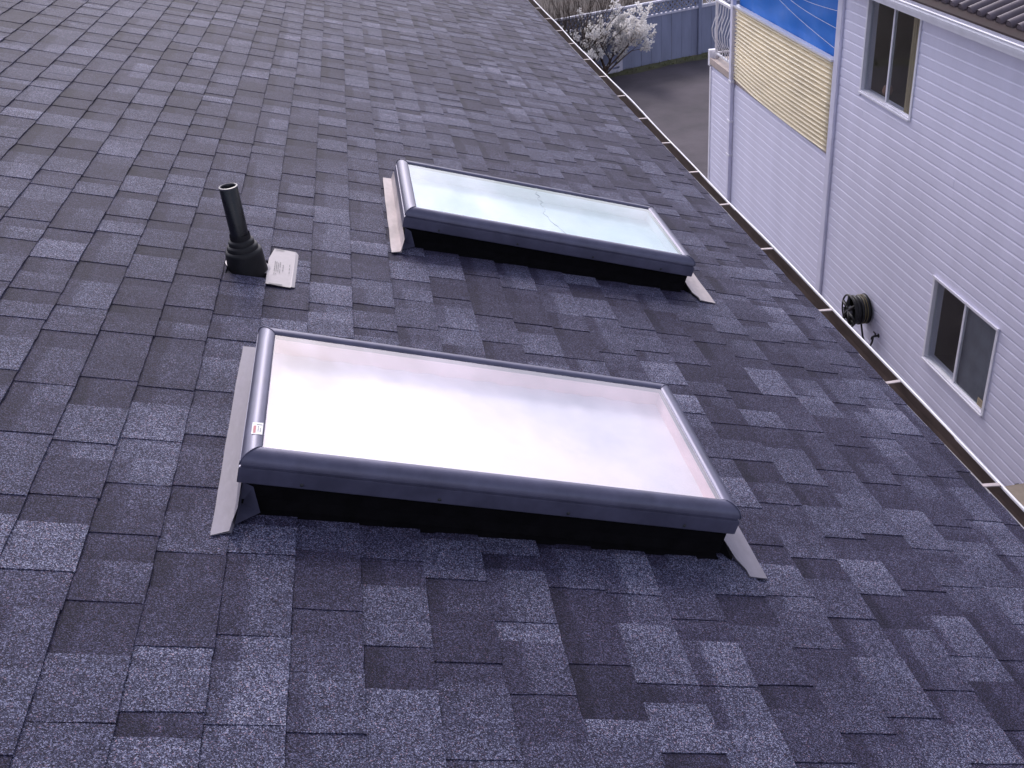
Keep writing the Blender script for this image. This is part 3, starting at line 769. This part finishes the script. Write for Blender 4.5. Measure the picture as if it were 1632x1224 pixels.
# tarp
V = []; F = []; nu, nz_ = 60, 30
rr = random.Random(4)
for i in range(nu+1):
    f = i/nu; u = cu0 + .03 + (cu1-cu0-.05)*f
    for j in range(nz_+1):
        h = j/nz_; z = 3.60 + (4.70-3.60)*h
        x = .03 + .010*math.sin(u*5.1+h*3) + .006*math.sin(u*11-h*9) + .005*math.sin(h*17+u*3.3) + .014*math.sin(f*math.pi)*math.sin(h*math.pi) + rr.uniform(-.002, .002)
        V.append((x, u, z))
F = [(i*(nz_+1)+j, (i+1)*(nz_+1)+j, (i+1)*(nz_+1)+j+1, i*(nz_+1)+j+1) for i in range(nu) for j in range(nz_)]
tp = empty('tarp', NB_O, (0, 0, -WY)); tag(tp, 'bright blue plastic tarp hung over the balcony with pale ropes', 'tarp')
mesh('tarp_sheet', V, F, M_TARP, tp, True)
for (z0, z1, sag) in ((4.62, 4.05, .16), (4.50, 3.78, .10), (4.68, 4.28, .22)):
    q = MB(); q.tube([(-.012, cu1-.05+(cu0-cu1+.1)*f, z0+(z1-z0)*f - sag*math.sin(f*math.pi)) for f in [i/16 for i in range(17)]], .0034, 5); q.build('rope', M_ROPE, tp)

# hose reel
reel = empty('hose_reel', nbp(0, 11.9, .60), (0, 0, -WY)); tag(reel, 'black wall mounted garden hose reel on the lilac siding', 'hose reel')
def disc(name, x, r, mt_, th=.012, holes_=False):
    q = MB().lathe([(0, 0), (r-.01, 0), (r, .004), (r, th), (r-.012, th+.004), (r-.03, th), (0, th)], 36); o = q.build(name, mt_, reel); auto_smooth(o, 40); o.location = (x, 0, 0); o.rotation_euler = (0, R(-90), 0); return o
disc('back_flange', -.045, .215, M_REEL); 
# open spoked front flange
q = MB(); q.tube([(-.285, .225*math.cos(2*math.pi*i/36), .225*math.sin(2*math.pi*i/36)) for i in range(37)], .013, 8, False); fl = q.build('front_flange', M_REEL, reel, True)
for i in range(6):
    a = math.pi*i/3+.3; q = MB(); q.tube([(-.285, .03*math.cos(a), .03*math.sin(a)), (-.288, .22*math.cos(a), .22*math.sin(a))], [.030, .018], 8); q.build('spoke', M_REEL, fl, True)
q = MB().lathe([(0, 0), (.085, 0), (.09, .01), (.07, .03), (.03, .035), (0, .035)], 24); o = q.build('hub', M_REELG, reel); auto_smooth(o, 40); o.location = (-.272, 0, 0); o.rotation_euler = (0, R(-90), 0)
pts = []
for i in range(36*7):
    a = 2*math.pi*i/36; x = -.065 - .2*(i/(36*7)); pts.append((x, (.185+.012*math.sin(i*.11))*math.cos(a), (.185+.012*math.sin(i*.11))*math.sin(a)))
q = MB(); q.tube(pts, .0185, 7); q.build('hose_coil', M_REEL, reel, True)
for x_ in (-.10, -.135):
    q = MB(); q.tube([(x_, .206*math.cos(2*math.pi*i/36), .206*math.sin(2*math.pi*i/36)) for i in range(37)], .004, 6, False); q.build('hose_stripe', M_YHOSE, reel, True)
q = MB(); q.tube([(-.285, .05, -.12), (-.36, .05, -.125), (-.385, .05, -.125)], [.014, .014, .016], 8); q.build('crank_handle', M_REEL, reel, True)
MB().box(-.05, 0, -.05, .05, -.2, .16).build('bracket', M_REEL, reel)
tapo = nbp(-.02, 11.50, .37)
q = MB(); q.tube([(-.09, .02, -.18), (-.075, -.06, -.40), (-.07, -.16, -.52), (-.07, -.27, -.50), (-.08, -.36, -.35), (-.085, -.385, -.26)], .014, 8); q.build('hose_tail', M_REEL, reel, True)
tap = empty('garden_tap', tapo, (0, 0, -WY)); tag(tap, 'small dark garden tap on the siding beside the hose reel', 'tap')
q = MB(); q.tube([(.02, 0, 0), (-.06, 0, 0), (-.085, .005, -.015), (-.09, .01, -.05)], [.014, .016, .015, .013], 8); q.build('spout', M_REEL, tap, True)
q = MB(); q.tube([(-.045, 0, 0), (-.055, -.005, .05)], .008, 6); q.tube([(-.057, -.04, .052), (-.057, .035, .052)], .009, 6); q.build('tap_handle', M_REEL, tap, True)
q = MB().lathe([(0, 0), (.03, 0), (.03, .006), (0, .008)], 14); o = q.build('wall_flange', M_REEL, tap); o.location = (.006, 0, 0); o.rotation_euler = (0, R(-90), 0)
# tan storage box against the wall
sb = empty('storage_box', nbp(-.17, 7.1, 0), (0, 0, -WY)); tag(sb, 'low tan lidded storage box at the foot of the lilac wall', 'storage box')
MB().box(-.14, .145, -.76, .74, -.297, .46).build('box_body', M_DARK, sb)
MB().box(-.16, .148, -.79, .77, .461, .50).build('lid', mat('weathered_tan_plastic', (.27, .225, .18), .7), sb)
MB().box(-.02, .02, .772, .785, .44, .50).build('latch', M_GASKET, sb)

# ------------------------------------------------------------------ fence
fence = empty('fence', FA, (0, 0, math.atan2(FD.y, FD.x))); fence.scale = (1.04, 1.04, 1.04); tag(fence, 'blue grey board fence with lattice top behind the driveway', 'fence')
fx = -6.0; i = 0
rr = random.Random(12)
while fx < 7.0:
    w = .335; yo = rr.uniform(-.006, .006)
    MB().box(fx+.006, fx+w-.006, -.012+yo, .012+yo, .05, 1.355).build('plank', M_FENCE, fence); fx += w
for z0, z1, d0, d1 in ((1.345, 1.395, -.055, .055), (1.70, 1.745, -.055, .055)): MB().box(-6, 7, d0, d1, z0, z1).build('rail', M_FRAIL, fence)
MB().box(-6, 7, .014, .055, .35, .43).build('rail', M_FENCE, fence)
for x_ in (-5.2, -2.6, 0, 2.62, 5.2): MB().box(x_-.05, x_+.05, -.075, .06, 0, 1.83).build('post', M_FRAIL if x_ == 0 else M_FENCE, fence)
ls = MB().box(-.026, .026, -.006, .006, -.245, .245); lsm = bpy.data.meshes.new('lattice_slat'); lsm.from_pydata(ls.v, [], ls.f); lsm.materials.append(M_FENCE); lsm.update()
x_ = -5.9
while x_ < 6.9:
    if not (2.62 < x_ < 3.3):
        for sgn in (-1, 1):
            o = bpy.data.objects.new('lattice_slat', lsm); link(o, fence); o.location = (x_, .012*sgn, 1.548); o.rotation_euler = (0, R(45)*sgn, 0)
    x_ += .150
op = MB().box(2.70, 3.28, -.02, .02, 1.40, 1.43).box(2.70, 2.74, -.02, .02, 1.43, 1.70).box(3.24, 3.28, -.02, .02, 1.43, 1.70).build('ornamental_panel', M_WHITE, fence)
for r_ in (.13, .08):
    q = MB(); q.tube([(2.99+r_*math.cos(2*math.pi*i/24), 0, 1.565+r_*math.sin(2*math.pi*i/24)) for i in range(25)], .011, 6, False); q.build('scroll', M_WHITE, op, True)
MB().box(2.75, 3.23, -.008, .008, 1.555, 1.575).build('panel_bar', M_WHITE, op)
MB().box(2.98, 3.00, -.010, .010, 1.43, 1.70).build('panel_bar', M_WHITE, op)
for z0 in (.04, .20): MB().box(-2.5, -.055, -.10, -.078, z0, z0+.10).build('kick_board', M_FRAIL, fence)

# ------------------------------------------------------------------ shrubs
def branch_tree(rr, p, d, ln, r, lev, segs, out_tips, q, spread=.6, up=.1):
    pts = [p.copy()]; rad = [r]; n_ = 4
    for i in range(n_):
        d = (d + Vector((rr.uniform(-1, 1), rr.uniform(-1, 1), rr.uniform(-.6, 1)))*.16 + Vector((0, 0, up*.3))).normalized()
        p = p + d*ln/n_; pts.append(p.copy()); rad.append(r*(1-.5*(i+1)/n_))
        if lev <= 1: out_tips.append((p.copy(), d.copy()))
    q.tube(pts, rad, 5 if lev > 1 else 4, False)
    if lev == 2: out_tips += [(c, d) for c in pts[2:]]
    if lev > 0:
        for i in range(segs):
            k = rr.randint(1, n_); nd = (d + Vector((rr.uniform(-1, 1), rr.uniform(-1, 1), rr.uniform(-.4, .9)))*spread).normalized()
            branch_tree(rr, pts[k], nd, ln*rr.uniform(.55, .8), rad[k]*.7, lev-1, segs, out_tips, q, spread, up)
def px_ground(xr, yr, z=0):      # photograph fraction -> ground point
    d = CAM_F + CAM_R*((xr-.5)/.97874) - CAM_U*((yr-.5)/.97874*.75)
    k = (z - CAM_P.z)/d.z
    return CAM_P + d*k
rr = random.Random(31)
base = FA + FD*(-.80) - FNV*.60
tree = empty('blossom_shrub', base); tag(tree, 'small fruit tree covered in white blossom in front of the blue fence', 'tree')
q = MB(); tips = []
for i in range(10):
    a = i*.9; dd = Vector((math.cos(a)*1.25, math.sin(a)*.55, 1.0)).normalized()
    branch_tree(rr, Vector((math.cos(a)*.04, math.sin(a)*.04, .22 + .02*i)), dd, .92, .024, 3, 3, tips, q, .9, .0)
q.build('branches', M_BARK, tree, True)
MB().tube([(0, 0, -.02), (.01, .0, .2), (0, .01, .42)], [.06, .045, .035], 8).build('trunk', M_BARK, tree, True)
bl = MB()
for p_, d_ in tips:
    if p_.z < .16: continue
    if rr.random() < .22: continue
    for c_ in range(rr.randint(5, 10)):
        c = p_ + Vector((rr.gauss(0, .030), rr.gauss(0, .030), rr.gauss(0, .030)))
        r_ = rr.uniform(.020, .038)
        a = Vector((rr.uniform(-1, 1), rr.uniform(-1, 1), rr.uniform(-1, 1))).normalized(); b = a.orthogonal().normalized(); e = a.cross(b)
        bl.add([c+b*r_, c+e*r_, c-b*r_, c-e*r_, c+a*r_*.8], [(0, 1, 4), (1, 2, 4), (2, 3, 4), (3, 0, 4)])
bl.build('blossom', M_BLOS, tree)

def bare(name, loc, label, n_, ln, seed, lean=(0, 0), lev=2, group=None, r=.02):
    rr = random.Random(seed); root = empty(name, loc); tag(root, label, 'shrub', group)
    q = MB(); tips = []
    for i in range(n_):
        a = rr.uniform(0, 6.28); dd = Vector((math.cos(a)*.35+lean[0], math.sin(a)*.35+lean[1], 1)).normalized()
        branch_tree(rr, Vector((rr.uniform(-.3, .3), rr.uniform(-.3, .3), -.02)), dd, ln*rr.uniform(.8, 1.15), r, lev, 3, tips, q, .5, .15)
    q.build('branches', M_TWIG, root, True)
    return root
bare('bare_shrub', FA + FD*(-2.0) - FNV*.45, 'leafless brown shrub with slanting stems left of the white blossom', 16, 1.55, 41, (.42, 0), 3, None, .026)
bare('bare_shrub', FA + FD*(-2.9) - FNV*.6, 'leafless brown twiggy shrub next to the roof gutter line', 14, 1.3, 47, (.1, 0), 3)
for i in range(9):
    bare('bare_shrub', FA + FD*(-5.4 + i*1.35) + FNV*rr.uniform(1.2, 3.5), 'leafless brown brush growing behind the lattice fence', 12, rr.uniform(1.0, 1.5), 60+i, (rr.uniform(-.2, .2), 0), 2, 'bare brush behind the fence')
